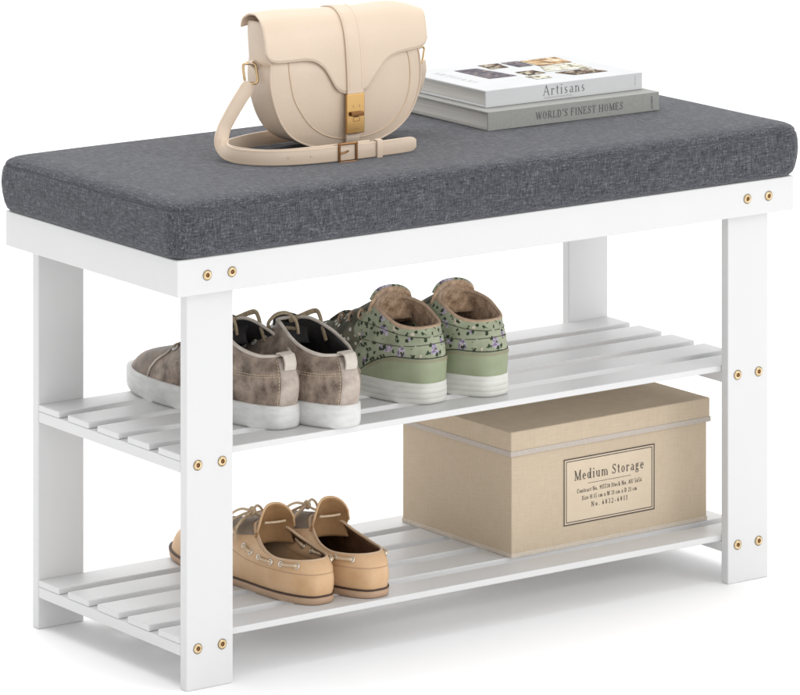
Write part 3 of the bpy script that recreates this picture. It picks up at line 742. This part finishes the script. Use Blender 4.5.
# strap edge lines
mb = MB()
for sgn in (-.93, .93):
    for i in range(4, len(cpc) - 4, 1):
        t = (cpc[min(i + 1, len(cpc) - 1)] - cpc[i - 1]).normalized(); w = (wvc[i] - t * wvc[i].dot(t)).normalized(); nn = t.cross(w)
        if nn.y > 0: nn = -nn
        if i > 4: mb.tube([prevp, cpc[i] + w * .0078 * sgn * .88 + nn * .0011], .00022, 5)
        prevp = cpc[i] + w * .0078 * sgn * .88 + nn * .0011
mb.build('edge_line', M['cream_edge'], strap)
# buckle, keeper, holes
def on_strap(x, up_=0.0, out=.0):
    best = min(range(40, len(cpc)), key=lambda i: abs(cpc[i].x + BO.x - x))
    p = cpc[best]; return Vector((x - BO.x, p.y - out, p.z + up_))
bk = MB(); xb = .2655
pts = [on_strap(xb - .0105, -.0094, .0022), on_strap(xb + .0105, -.0094, .0022), on_strap(xb + .0105, .0094, .0022), on_strap(xb - .0105, .0094, .0022)]
for i in range(4):
    a, b_ = pts[i], pts[(i + 1) % 4]; d = (b_ - a).normalized() * .0012
    bk.tube([a - d, b_ + d], .0013, 8)
bk.tube([on_strap(xb - .0105, 0, .0034), on_strap(xb - .003, .0008, .0030), on_strap(xb + .001, .0018, .0014)], .0009, 8)
bk.build('buckle', M['bronze'], strap, smooth=False, bevel=0)
kp = MB(); xk = .3055
kx = on_strap(xk)
kp.ribbon([kx + Vector((0, -.0026, -.0088)), kx + Vector((0, -.0030, -.006)), kx + Vector((0, -.0030, .006)), kx + Vector((0, -.0026, .0088)), kx + Vector((0, .0022, .0092)), kx + Vector((0, .0030, .006))], [(1, 0, 0)] * 6, .0034, .0016)
kp.build('keeper', M['cream'], strap, smooth=True, sharp=32)
for xh in (.1795, .1990, .2230, .2950):
    c = on_strap(xh, 0, .00135)
    if xh < .2:
        i_ = min(range(40, len(cpc)), key=lambda i: abs(cpc[i].x + BO.x - xh)); t = (cpc[i_ + 1] - cpc[i_ - 1]).normalized()
    else: t = Vector((1, 0, 0))
    n_o = Vector((t.y, -t.x, 0)); c = on_strap(xh, 0, 0) + n_o * .0013
    hl = MB(); hl.add([c + t * .0012 * math.cos(a) + Vector((0, 0, .0012 * math.sin(a))) for a in [2 * PI * j / 12 for j in range(12)]], [list(range(12))])
    hl.build('strap_hole', M['cream_edge'], strap)

# ---------------------------------------------------------------- shoes
class Shoe:
    def __init__(s, L, W, sole_h, top, mirror=1, heelw=.037, rear=.004, toe_a=.40, pw=1.12, bulge=.0):
        s.L = L; s.sole_h = sole_h; s.top = top; s.mir = mirror; s.toe_a = toe_a
        s.Wt = W; s.rear = rear; s.pw = pw; s.bulge = bulge
    def outline(s, th, off=0.0):
        c, sn = math.cos(th), math.sin(th)
        f = (1 - c) / 2
        lat = math.copysign(abs(sn) ** .62, sn)
        w = sinterp(s.Wt, f) * lat
        if sn * 1 > 0: w *= 1.0
        cxx = .010 * math.sin(PI * f) * (f) * 1.0 * s.mir   # slight inward bend of the last
        y = s.L * f
        # offset outward along approx normal
        e = 1e-3
        if off:
            a = s.outline(th + e); b_ = s.outline(th - e); t = (a - b_).normalized(); n = Vector((t.y, -t.x, 0))
            if n.dot(Vector((math.copysign(1, sn) * .001 + (w), y - s.L / 2, 0))) < 0: n = -n
            return Vector((w + cxx, y, 0)) + n * off
        return Vector((w + cxx, y, 0))
    def topline(s, th):
        T = s.top; c, sn = math.cos(th), math.sin(th); f = (1 - c) / 2
        y = T['y0'] + (T['y1'] - T['y0']) * f
        w = sinterp(T['w'], f) * math.copysign(abs(sn) ** .75, sn)
        z = sinterp(T['z'], f)
        return Vector((w + T.get('cx', 0), y, z))
    def P(s, th, t):
        B = s.outline(th, -.0015); B.z = s.sole_h - .004
        Tp = s.topline(th)
        k = (1 - math.cos(th)) / 2
        k = max(0, min(1, (k - .25) / .6)); k = k * k * (3 - 2 * k)
        a = t * PI / 2
        h1 = 1 - math.cos(a) ** .9 if a < PI / 2 else 1.0
        z1 = math.sin(a) ** 1.0
        # straight wall with curved shoulder for heel/sides
        z1 = .55 * t + .45 * z1; h1 = .25 * t * t + .75 * h1
        h2 = t ** 1.25
        z2 = s.toe_a * (1 - (1 - h2) ** 7) + (1 - s.toe_a) * h2 ** s.pw
        h = h1 * (1 - k) + h2 * k; z = z1 * (1 - k) + z2 * k
        p = B.lerp(Tp, h); p.z = B.z + (Tp.z - B.z) * z
        # heel bulge
        d = Vector((B.x, B.y - s.L * .5, 0)).normalized()
        p += d * (s.rear * math.sin(PI * min(t * 1.1, 1)) * (1 - k))
        p += d * (s.bulge * k * math.sin(PI * min(t * 2.2, 1)))
        # wrinkles
        p += d * .0006 * noise.noise(Vector((p.x * 60 + s.L * 100, p.y * 40, p.z * 60)))
        return p
    def nrm(s, th, t):
        e = 1e-3; t0, t1 = max(t - e, 0), min(t + e, 1)
        a = s.P(th + e, t) - s.P(th - e, t); b_ = s.P(th, t1) - s.P(th, t0)
        n = a.cross(b_)
        if n.length < 1e-12: return Vector((0, 0, 1))
        n.normalize()
        c = Vector((0, s.L * .5, .01)); q = s.P(th, t)
        if t < .97:
            if n.dot(q - c) < 0: n = -n
        else:
            n2 = s.nrm(th, .9)
            if n.dot(n2) < 0: n = -n
        return n
    def on(s, th, t, off): return s.P(th, t) + s.nrm(th, t) * off

def sides(th_list): return th_list

def make_upper(sh, root, mat, lining, rim, rim_r=.0024, insole=None, thick=.0035, name='upper'):
    NT, NR = 88, 18
    rows = [[sh.P(2 * PI * i / NT, (j / NR)) for i in range(NT)] for j in range(NR + 1)]
    up = MB().grid(rows, closed_v=True).build(name, mat, root, smooth=True)
    # lining: inner skin
    rows = []
    cen = Vector((sh.top.get('cx', 0), (sh.top['y0'] + sh.top['y1']) / 2, 0))
    for j in range(NR + 1):
        t = 1 - j / NR * .93; r = []
        for i in range(NT):
            th = 2 * PI * i / NT
            q = sh.on(th, min(t, .96) if t < .96 else .96, -thick)
            if t > .96:
                q = sh.P(th, 1.0); d = cen - Vector((q.x, q.y, 0)); d.z = 0; q = q + d.normalized() * thick * .8
            r.append(q)
        rows.append(r)
    MB().grid(rows, closed_v=True).build('lining', lining, root, smooth=True)
    ins = [sh.outline(2 * PI * i / NT, -.006) + Vector((0, 0, sh.sole_h + .002)) for i in range(NT)]
    MB().add(ins, [list(range(NT))]).build('insole', insole or lining, root)
    if rim:
        pts = []
        for i in range(NT):
            th = 2 * PI * i / NT; q = sh.P(th, 1.0); d = cen - Vector((q.x, q.y, 0)); d.z = 0
            pts.append(q + d.normalized() * thick * .45)
        MB().tube(pts, rim_r, 8, closed=True, up=(0, 0, 1)).build('collar', rim, root, smooth=True)
    return up

def make_sole(sh, root, mat, prof, name='sole'):
    NT = 88; rows = []
    for off, z, toe_lift in prof:
        r = []
        for i in range(NT):
            p = sh.outline(2 * PI * i / NT, off); f = p.y / sh.L
            r.append(Vector((p.x, p.y, z + toe_lift * max(0, (f - .82) / .18) ** 2)))
        rows.append(r)
    mb = MB().grid(rows, closed_v=True)
    mb.f.append(list(range(NT))[::-1]); mb.m.append(0)
    m_ = len(mb.v); mb.f.append(list(range(m_ - NT, m_))); mb.m.append(0)
    return mb.build(name, mat, root, smooth=True)

def patch(sh, th0, th1, tlo, thi, off, nt=24, nr=8, thk=.001):
    """a raised overlay on the shoe's surface between two angles and two height functions (closed edges)"""
    mb = MB(); outer = []; inner = []
    for i in range(nt + 1):
        th = th0 + (th1 - th0) * i / nt
        a, b_ = (tlo(th) if callable(tlo) else tlo), (thi(th) if callable(thi) else thi)
        outer.append([sh.on(th, a + (b_ - a) * j / nr, off * (1 if 0 < j < nr and 0 < i < nt else .35)) for j in range(nr + 1)])
    mb.grid(outer)
    return mb

def stitch_line(sh, pts, mb, off=.0009, dash=.0022, gap=.0013, r=.00032):
    P = [sh.on(th, t, off) for th, t in pts]
    acc_ = 0; cur = None; path = []
    for a, b_ in zip(P, P[1:]):
        L = (b_ - a).length; x = 0
        while x < L:
            ph = (acc_ + x) % (dash + gap)
            if ph < dash:
                ln = min(dash - ph, L - x)
                if ln > .0003: mb.tube([a.lerp(b_, x / L), a.lerp(b_, (x + ln) / L)], r, 5)
                x += ln + 1e-6
            else: x += (dash + gap - ph) + 1e-6
        acc_ += L

def lerp_pts(a, b_, n=16): return [(a[0] + (b_[0] - a[0]) * i / n, a[1] + (b_[1] - a[1]) * i / n) for i in range(n + 1)]

def torus(mb, c, n, R, r, k=0):
    n = n.normalized(); u = n.orthogonal().normalized(); w = n.cross(u)
    mb.tube([c + (u * math.cos(2 * PI * j / 16) + w * math.sin(2 * PI * j / 16)) * R for j in range(16)], r, 6, closed=True, k=k)

def make_tongue(name, root, y0, z0, w, h, lean, curl, front, backm, cx=0, e=.5, thk=.002, xz=0):
    rows = []
    NU_, NV_ = 20, 14
    for i in range(NU_ + 1):
        u = -1 + 2 * i / NU_; r = []
        hh = h * (1 - abs(u) ** 2.6) ** e if abs(u) < 1 else 0
        dr = .010 if thk < .005 else .018
        for j in range(NV_ + 1):
            v = j / NV_
            z = z0 - .018 + (hh + .018) * v
            y = y0 - curl * u * u + lean * v * (hh / h) + .004 * math.sin(PI * v) - .002
            r.append(Vector((cx + u * w, y, z)))
        rows.append(r)
    o = MB().grid(rows).build(name, front, root, smooth=True, mats=[front, backm])
    sd = o.modifiers.new('thick', 'SOLIDIFY'); sd.thickness = thk; sd.offset = 0
    # which side looks to the heel gets the lining material
    for p in o.data.polygons: p.material_index = 0
    sd.material_offset = 0
    return o, rows

# ---- taupe lace-up sneakers
def sneaker(label, loc, rz, mir):
    t = thing('sneaker', label, 'shoe', loc, rz, 'pair of washed taupe lace-up sneakers')
    top = dict(y0=.0100, y1=.118, cx=0, w=[(0, .026), (.2, .029), (.5, .029), (.8, .0235), (1, .019)],
               z=[(0, .0735), (.12, .0735), (.35, .0790), (.6, .0885), (.8, .0950), (1, .0930)])
    sh = Shoe(.262, [(0, .0330), (.15, .0365), (.4, .0375), (.65, .0445), (.8, .0445), (.93, .041), (1, .036)], .024, top, mir, toe_a=.38, pw=2.6, bulge=.001, rear=.0065)
    make_sole(sh, t, M['rubber'], [(-.004, 0, .006), (.0002, .0004, .006), (.0016, .003, .006), (.0022, .009, .005), (.0020, .018, .004), (.0016, .0232, .003), (.0004, .0246, .003), (-.003, .0246, .003)])
    up = make_upper(sh, t, M['taupe'], M['charcoal'], M['binding'], .0019)
    # heel strip and pull tab
    hs = patch(sh, -.20, .20, 0.0, .93, .0011, 10, 14).build('heel_strip', M['taupe_trim'], t, smooth=True)
    tb = []
    base = sh.on(0, .90, .001)
    pts = catmull([sh.on(0, .66, .0016), sh.on(0, .74, .0060), sh.on(0, .86, .0086), sh.on(0, .97, .0075), sh.P(0, 1) + Vector((0, -.002, .0035)), sh.P(0, 1) + Vector((0, .003, .002))], 5)
    MB().ribbon(pts, [(1, 0, 0)] * len(pts), .0072, .0022).build('pull_tab', M['binding'], t, smooth=True, sharp=32)
    # stitching around the quarter
    for ln_ in (((-.25, .60), (-1.9, .46)), ((-.25, .56), (-1.9, .42)), ((.25, .60), (1.9, .46)), ((.25, .56), (1.9, .42)), ((-.24, .03), (-.24, .88))):
        st = MB(); stitch_line(sh, lerp_pts(ln_[0], ln_[1], 30), st, r=.00032); st.build('stitching', M['taupe_thread'], up)
    # dark vamp in front of the quarter seam, with its piped edge
    TL = [(2.12, 0.0), (2.20, .30), (2.40, .50), (2.75, .60), (PI, .63)]
    def tl(th): return max(.02, sinterp(TL, min(th, 2 * PI - th)))
    patch(sh, 2.125, 2 * PI - 2.125, 0.0, tl, .0006, 60, 12).build('vamp', M['taupe_dark'], t, smooth=True)
    tr = MB(); tr.tube([sh.on(th, tl(th), .0010) for th in [2.125 + (2 * PI - 4.25) * i / 70 for i in range(71)]], .0011, 6); tr.build('vamp_seam', M['binding'], t, smooth=True)
    for sg in (-1, 1):
        for k in range(4):
            th = sg * (2.50 - .13 * k); tt = .60 + .085 * k
            c = sh.on(th, tt, .0012); n = sh.nrm(th, tt)
            eb = MB(); torus(eb, c, n, .0030, .0011); eb.build('eyelet', M['rubber'], t, smooth=True)
    make_tongue('tongue', t, .112, .086, .0210, .0130, .010, .014, M['charcoal'], M['charcoal'])
    # laces: crossing bars plus loose loops
    lc = MB()
    for k in range(4):
        th = 2.50 - .13 * k; tt = .60 + .085 * k
        a = sh.on(-th, tt, .002); b_ = sh.on(th, tt, .002); mid = (a + b_) / 2 + Vector((0, 0, .006))
        lc.tube(catmull([a, mid, b_], 8), .0021, 8, flat=.6)
    lc.build('lace', M['lace'], t, smooth=True)
    lp = MB()
    x0 = -.027
    pts = catmull([(x0 + .006, .110, .084), (x0 + .0, .104, .094), (x0 + .006, .098, .103), (x0 + .016, .092, .104), (x0 + .022, .086, .096), (x0 + .023, .083, .083)], 8)
    lp.tube(pts, .0030, 8, flat=.6)
    lp.build('lace_loop', M['lace'], t, smooth=True)
    lp = MB()
    pts = catmull([(.006, .112, .090), (.016, .104, .096), (.0265, .094, .1015), (.0270, .087, .097), (.0250, .080, .087), (.0240, .072, .074)], 8)
    lp.tube(pts, .0027, 8, flat=.6)
    lp.build('lace_end', M['lace'], t, smooth=True)
    return t
ZU = .2352 + .0002; ZL = .0517 + .0002
sneaker('washed taupe lace-up sneaker nearest the front left leg, its toe poking out left of it', (.1735, .0560, ZU), math.radians(3.5), 1)
sneaker('washed taupe lace-up sneaker standing beside the green floral pair', (.2270, .0235, ZU), math.radians(2.5), -1)

# ---- green floral high-tops
def hightop(label, loc, rz, mir):
    t = thing('high_top', label, 'shoe', loc, rz, 'pair of green floral high-top shoes')
    top = dict(y0=.008, y1=.088, cx=0, w=[(0, .028), (.25, .0315), (.6, .0325), (1, .0275)],
               z=[(0, .0780), (.1, .0780), (.3, .0815), (.55, .0900), (.8, .0960), (1, .0970)])
    sh = Shoe(.235, [(0, .0350), (.15, .0385), (.4, .0385), (.65, .044), (.8, .043), (.93, .040), (1, .036)], .022, top, mir, rear=.0035, pw=1.8)
    make_sole(sh, t, M['aged_rubber'], [(-.004, 0, .004), (.0004, .0004, .004), (.0014, .0022, .004), (.0015, .0052, .004), (.0011, .0056, .004), (.0011, .0060, .004), (.0016, .0064, .004), (.0016, .0107, .004), (.0012, .0111, .004), (.0012, .0115, .004), (.0016, .0119, .003), (.0015, .0162, .003), (.0011, .0166, .003), (.0011, .0170, .003), (.0014, .0174, .003), (.0011, .0214, .003), (.0002, .0224, .003), (-.003, .0224, .003)])
    up = make_upper(sh, t, M['floral'], M['fur'], M['fleece_rim'], .0023, thick=.005)
    # plain sage heel counter with a curved front edge
    def ct(th): 
        a = abs(th); return .415 if a < .75 else .415 * max(0.03, 1 - ((a - .75) / .62) ** 2.2)
    hc = patch(sh, -1.35, 1.35, 0.0, ct, .0013, 40, 8).build('heel_counter', M['green'], t, smooth=True)
    ed = MB(); ed.tube([sh.on(-1.35 + 2.7 * i / 50, ct(-1.35 + 2.7 * i / 50), .0006) for i in range(51)], .0005, 5); ed.build('counter_edge', M['dark'], hc, smooth=True)
    st = MB(); stitch_line(sh, [(th, ct(th) - .03) for th in [-1.2 + 2.4 * i / 40 for i in range(41)]], st, .0016, .0018, .0012, .0003); stitch_line(sh, [(th, ct(th) - .055) for th in [-1.2 + 2.4 * i / 40 for i in range(41)]], st, .0016, .0018, .0012, .0003)
    st.build('stitching', M['fleece_rim'], hc)
    # quilted seam lines of the collar
    sl_ = MB()
    for k, (a, amp) in enumerate(((.80, .02), (.60, -.05))):
        sl_.tube([sh.on(th, a + amp * math.cos(th * 2.2) * -1, .0002) for th in [-2.0 + 4.0 * i / 60 for i in range(61)]], .0004, 5)
    sl_.build('collar_seam', M['dots'], up, smooth=True)
    # dark dotted vamp
    NTT = 40
    va = patch(sh, 1.42, 2 * PI - 1.42, 0.0, lambda th: min(1.0, .50 + .5 * min(1, max(0, (PI - abs(th - PI) - 1.42)) / .9)), .0010, 50, 14).build('vamp', M['dots'], t, smooth=True)
    # padded tongue lined with fleece, tall arch
    tg, rw = make_tongue('tongue', t, .083, .092, .0300, .0180, -.006, .010, M['fur'], M['fur'], thk=.0035, e=.50)
    ar = MB(); ar.tube([r[-1] + Vector((0, .003, .0006)) for r in rw[1:-1]], .0019, 8); ar.build('tongue_edge', M['floral'], tg, smooth=True)
    # lace loops on the eyestay
    for sg in (-1, 1):
        for k in range(3):
            th = sg * (2.05 + .2 * k); c = sh.on(th, .88 - .08 * k, .003)
            eb = MB(); torus(eb, c, Vector((sg * .25, 1, .2)), .0048, .0013); eb.build('lace_loop', M['fleece_rim'], t, smooth=True)
    lc = MB()
    for k in range(4):
        th = 2.1 + .18 * k; tt = .86 - .08 * k
        a = sh.on(-th, tt, .002); b_ = sh.on(th, tt, .002); mid = (a + b_) / 2 + Vector((0, 0, .006))
        lc.tube(catmull([a, mid, b_], 8), .002, 8, flat=.6)
    lc.build('lace', M['dots'], t, smooth=True)
    return t
hightop('sage green floral high-top with fleece lining, beside the taupe sneakers', (.3650, .0615, ZU), math.radians(7), 1)
hightop('sage green floral high-top with fleece lining, farther from the taupe sneakers', (.4370, .0510, ZU), math.radians(5), -1)

# ---- tan boat loafers
def loafer(label, loc, rz, mir):
    t = thing('boat_shoe', label, 'shoe', loc, rz, 'pair of tan leather boat shoes')
    top = dict(y0=.009, y1=.112, cx=0, w=[(0, .0245), (.2, .0285), (.5, .029), (.8, .0245), (1, .020)],
               z=[(0, .0435), (.15, .0425), (.4, .0425), (.65, .0490), (.85, .0590), (1, .0640)])
    sh = Shoe(.262, [(0, .0330), (.15, .0365), (.4, .0365), (.65, .0440), (.8, .0445), (.93, .043), (1, .038)], .0105, top, mir, rear=.0045, toe_a=.60, bulge=.0055)
    make_sole(sh, t, M['tansole'], [(-.004, 0, .004), (-.0008, .0003, .004), (.0000, .0012, .004), (.0008, .0068, .004), (-.0006, .0078, .004), (-.004, .0078, .004)])
    make_sole(sh, t, M['welt'], [(-.004, .0074, .004), (.0002, .0076, .004), (.0009, .0084, .004), (.0004, .0094, .004), (-.004, .0094, .004)], 'welt')
    up = make_upper(sh, t, M['tan'], M['brown_in'], M['tan_trim'], .0016, thick=.0028)
    # collar band running round the heel
    band_ = patch(sh, -2.2, 2.2, lambda th: .60 - .02 * math.cos(th), .985, .0012, 60, 6).build('collar_band', M['tan'], t, smooth=True)
    ed = MB(); ed.tube([sh.on(th, .595 - .02 * math.cos(th), .0003) for th in [-2.2 + 4.4 * i / 60 for i in range(61)]], .0004, 5); ed.build('band_seam', M['tansole'], band_, smooth=True)
    # side laces through steel eyelets
    for sg in (-1, 1):
        for a, b_ in ((.62, .95), (1.16, 1.42), (1.62, 1.85)):
            lp_ = [sh.on(sg * (a - .01), .80, .0004), sh.on(sg * (a + .02), .80, .0034)] + [sh.on(sg * (a + (b_ - a) * q), .80, .0036) for q in (.25, .5, .75)] + [sh.on(sg * (b_ - .02), .80, .0034), sh.on(sg * (b_ + .01), .80, .0004)]
            MB().tube(catmull(lp_, 4), .0016, 8).build('side_lace', M['cord'], t, smooth=True)
            for th in (a, b_):
                eb = MB(); torus(eb, sh.on(sg * th, .80, .0019), sh.nrm(sg * th, .80), .0024, .0008); eb.build('eyelet', M['steel'], t, smooth=True)
    # apron toe, plug seam
    pl = patch(sh, PI - .95, PI + .95, lambda th: .46 - .10 * abs(th - PI), .98, .0016, 30, 10).build('toe_plug', M['greige'], t, smooth=True)
    ed = MB(); ed.tube([sh.on(th, .46 - .10 * abs(th - PI), .0020) for th in [PI - .95 + 1.9 * i / 30 for i in range(31)]], .0012, 6); ed.build('plug_seam', M['tan_trim'], t, smooth=True)
    tg, rw = make_tongue('tongue', t, .106, .060, .0235, .0255, -.012, .018, M['brown_tongue'], M['brown_tongue'], thk=.002, e=.62)
    ar = MB(); ar.tube([r[-1] for r in rw], .0013, 6); ar.build('tongue_edge', M['tan'], tg, smooth=True)
    bar = MB(); bar.tube(catmull([(-.014, .0860, .0685), (-.004, .0900, .0665), (.006, .0895, .0660), (.013, .087, .0668)], 6), .0013, 8); bar.build('tongue_lace', M['cord'], t, smooth=True)
    bw = MB()
    k0 = Vector((-.006, .120, .0730))
    for pp_ in ([(-.012, .004, .003), (-.024, .006, -.002), (-.033, .006, -.014), (-.028, .004, -.020), (-.014, .002, -.011), (0, 0, 0)],
                [(.010, .006, .003), (.019, .010, -.003), (.020, .010, -.010), (.010, .006, -.006), (0, 0, 0)],
                [(-.015, -.002, -.007), (-.024, -.004, -.016), (-.027, -.008, -.026)],
                [(-.006, .010, -.005), (-.016, .018, -.012), (-.026, .022, -.018), (-.030, .022, -.024)]):
        bw.tube(catmull([k0] + [k0 + Vector(q) for q in pp_], 8), .0014, 8)
    torus(bw, k0, Vector((1, .2, 0)), .0030, .0022)
    torus(bw, k0 + Vector((-.030, -.006, -.016)), Vector((1, 0, 1)), .0026, .0018)
    bw.build('lace_bow', M['cord'], t, smooth=True)
    return t
loafer('tan leather boat shoe half hidden behind the front left leg of the bench', (.2110, .0470, ZL), math.radians(1.0), 1)
loafer('tan leather boat shoe on the right of its pair, nearer the beige storage box', (.2720, .0350, ZL), math.radians(1.0), -1)

# ---------------------------------------------------------------- camera
cam = bpy.data.cameras.new('camera'); co = link(bpy.data.objects.new('camera', cam))
co.location = (-2.7522, -4.2214, 1.4434)
co.rotation_euler = (math.radians(90), 0, -.6218)
cam.sensor_width = 36; cam.lens = 5059.63 / 800 * 36
cam.shift_y = -(750.59 + 347.5) / 800
cam.clip_end = 200; cam.clip_start = .1
scene.camera = co

# ---------------------------------------------------------------- studio light
w = bpy.data.worlds.new('World'); scene.world = w; w.use_nodes = True
bgn = w.node_tree.nodes['Background']; bgn.inputs[1].default_value = 1.0
wt = w.node_tree; tcw = wt.nodes.new('ShaderNodeTexCoord'); sp = wt.nodes.new('ShaderNodeSeparateXYZ'); wt.links.new(tcw.outputs['Generated'], sp.inputs[0])
mr = wt.nodes.new('ShaderNodeMapRange'); mr.interpolation_type = 'SMOOTHSTEP'
mr.inputs['From Min'].default_value = 0; mr.inputs['From Max'].default_value = .34; mr.inputs['To Min'].default_value = 2.1; mr.inputs['To Max'].default_value = .88
wt.links.new(sp.outputs['Z'], mr.inputs['Value']); mx = wt.nodes.new('ShaderNodeMapRange'); mx.interpolation_type = 'SMOOTHSTEP'   # added tilt in world light: dimmer from the left, brighter from the right
mx.inputs['From Min'].default_value = -1; mx.inputs['From Max'].default_value = .3; mx.inputs['To Min'].default_value = .62; mx.inputs['To Max'].default_value = 1.12
wt.links.new(sp.outputs['X'], mx.inputs['Value'])
mm = wt.nodes.new('ShaderNodeMath'); mm.operation = 'MULTIPLY'; wt.links.new(mr.outputs['Result'], mm.inputs[0]); wt.links.new(mx.outputs['Result'], mm.inputs[1])
wt.links.new(mm.outputs[0], bgn.inputs['Color'])
def area(name, loc, target, size, power, col=(1, 1, 1)):
    l = bpy.data.lights.new(name, 'AREA'); l.shape = 'RECTANGLE'; l.size = size[0]; l.size_y = size[1]; l.energy = power; l.color = col
    o = link(bpy.data.objects.new(name, l)); o.location = loc
    o.rotation_euler = (Vector(target) - Vector(loc)).to_track_quat('-Z', 'Y').to_euler()
    return o
area('softbox', (1.9, -3.2, 2.1), (.4, .1, .3), (1.5, 1.3), 18, (1, .995, .985))
area('low_fill', (-.6, -4.6, .75), (.4, .1, .2), (1.4, 1.0), 8)  # added low fill, brightens slat fronts and inner leg faces
area('top_fill', (.2, 1.6, 5.0), (.4, .9, 0), (5, 5), 170)  # added overhead fill, lifts the floor to white and the cushion top

scene.render.engine = 'CYCLES'
scene.view_settings.view_transform = 'Standard'; scene.view_settings.look = 'None'
scene.view_settings.exposure = 0.24; scene.view_settings.gamma = 1
scene.cycles.max_bounces = 12; scene.cycles.diffuse_bounces = 8
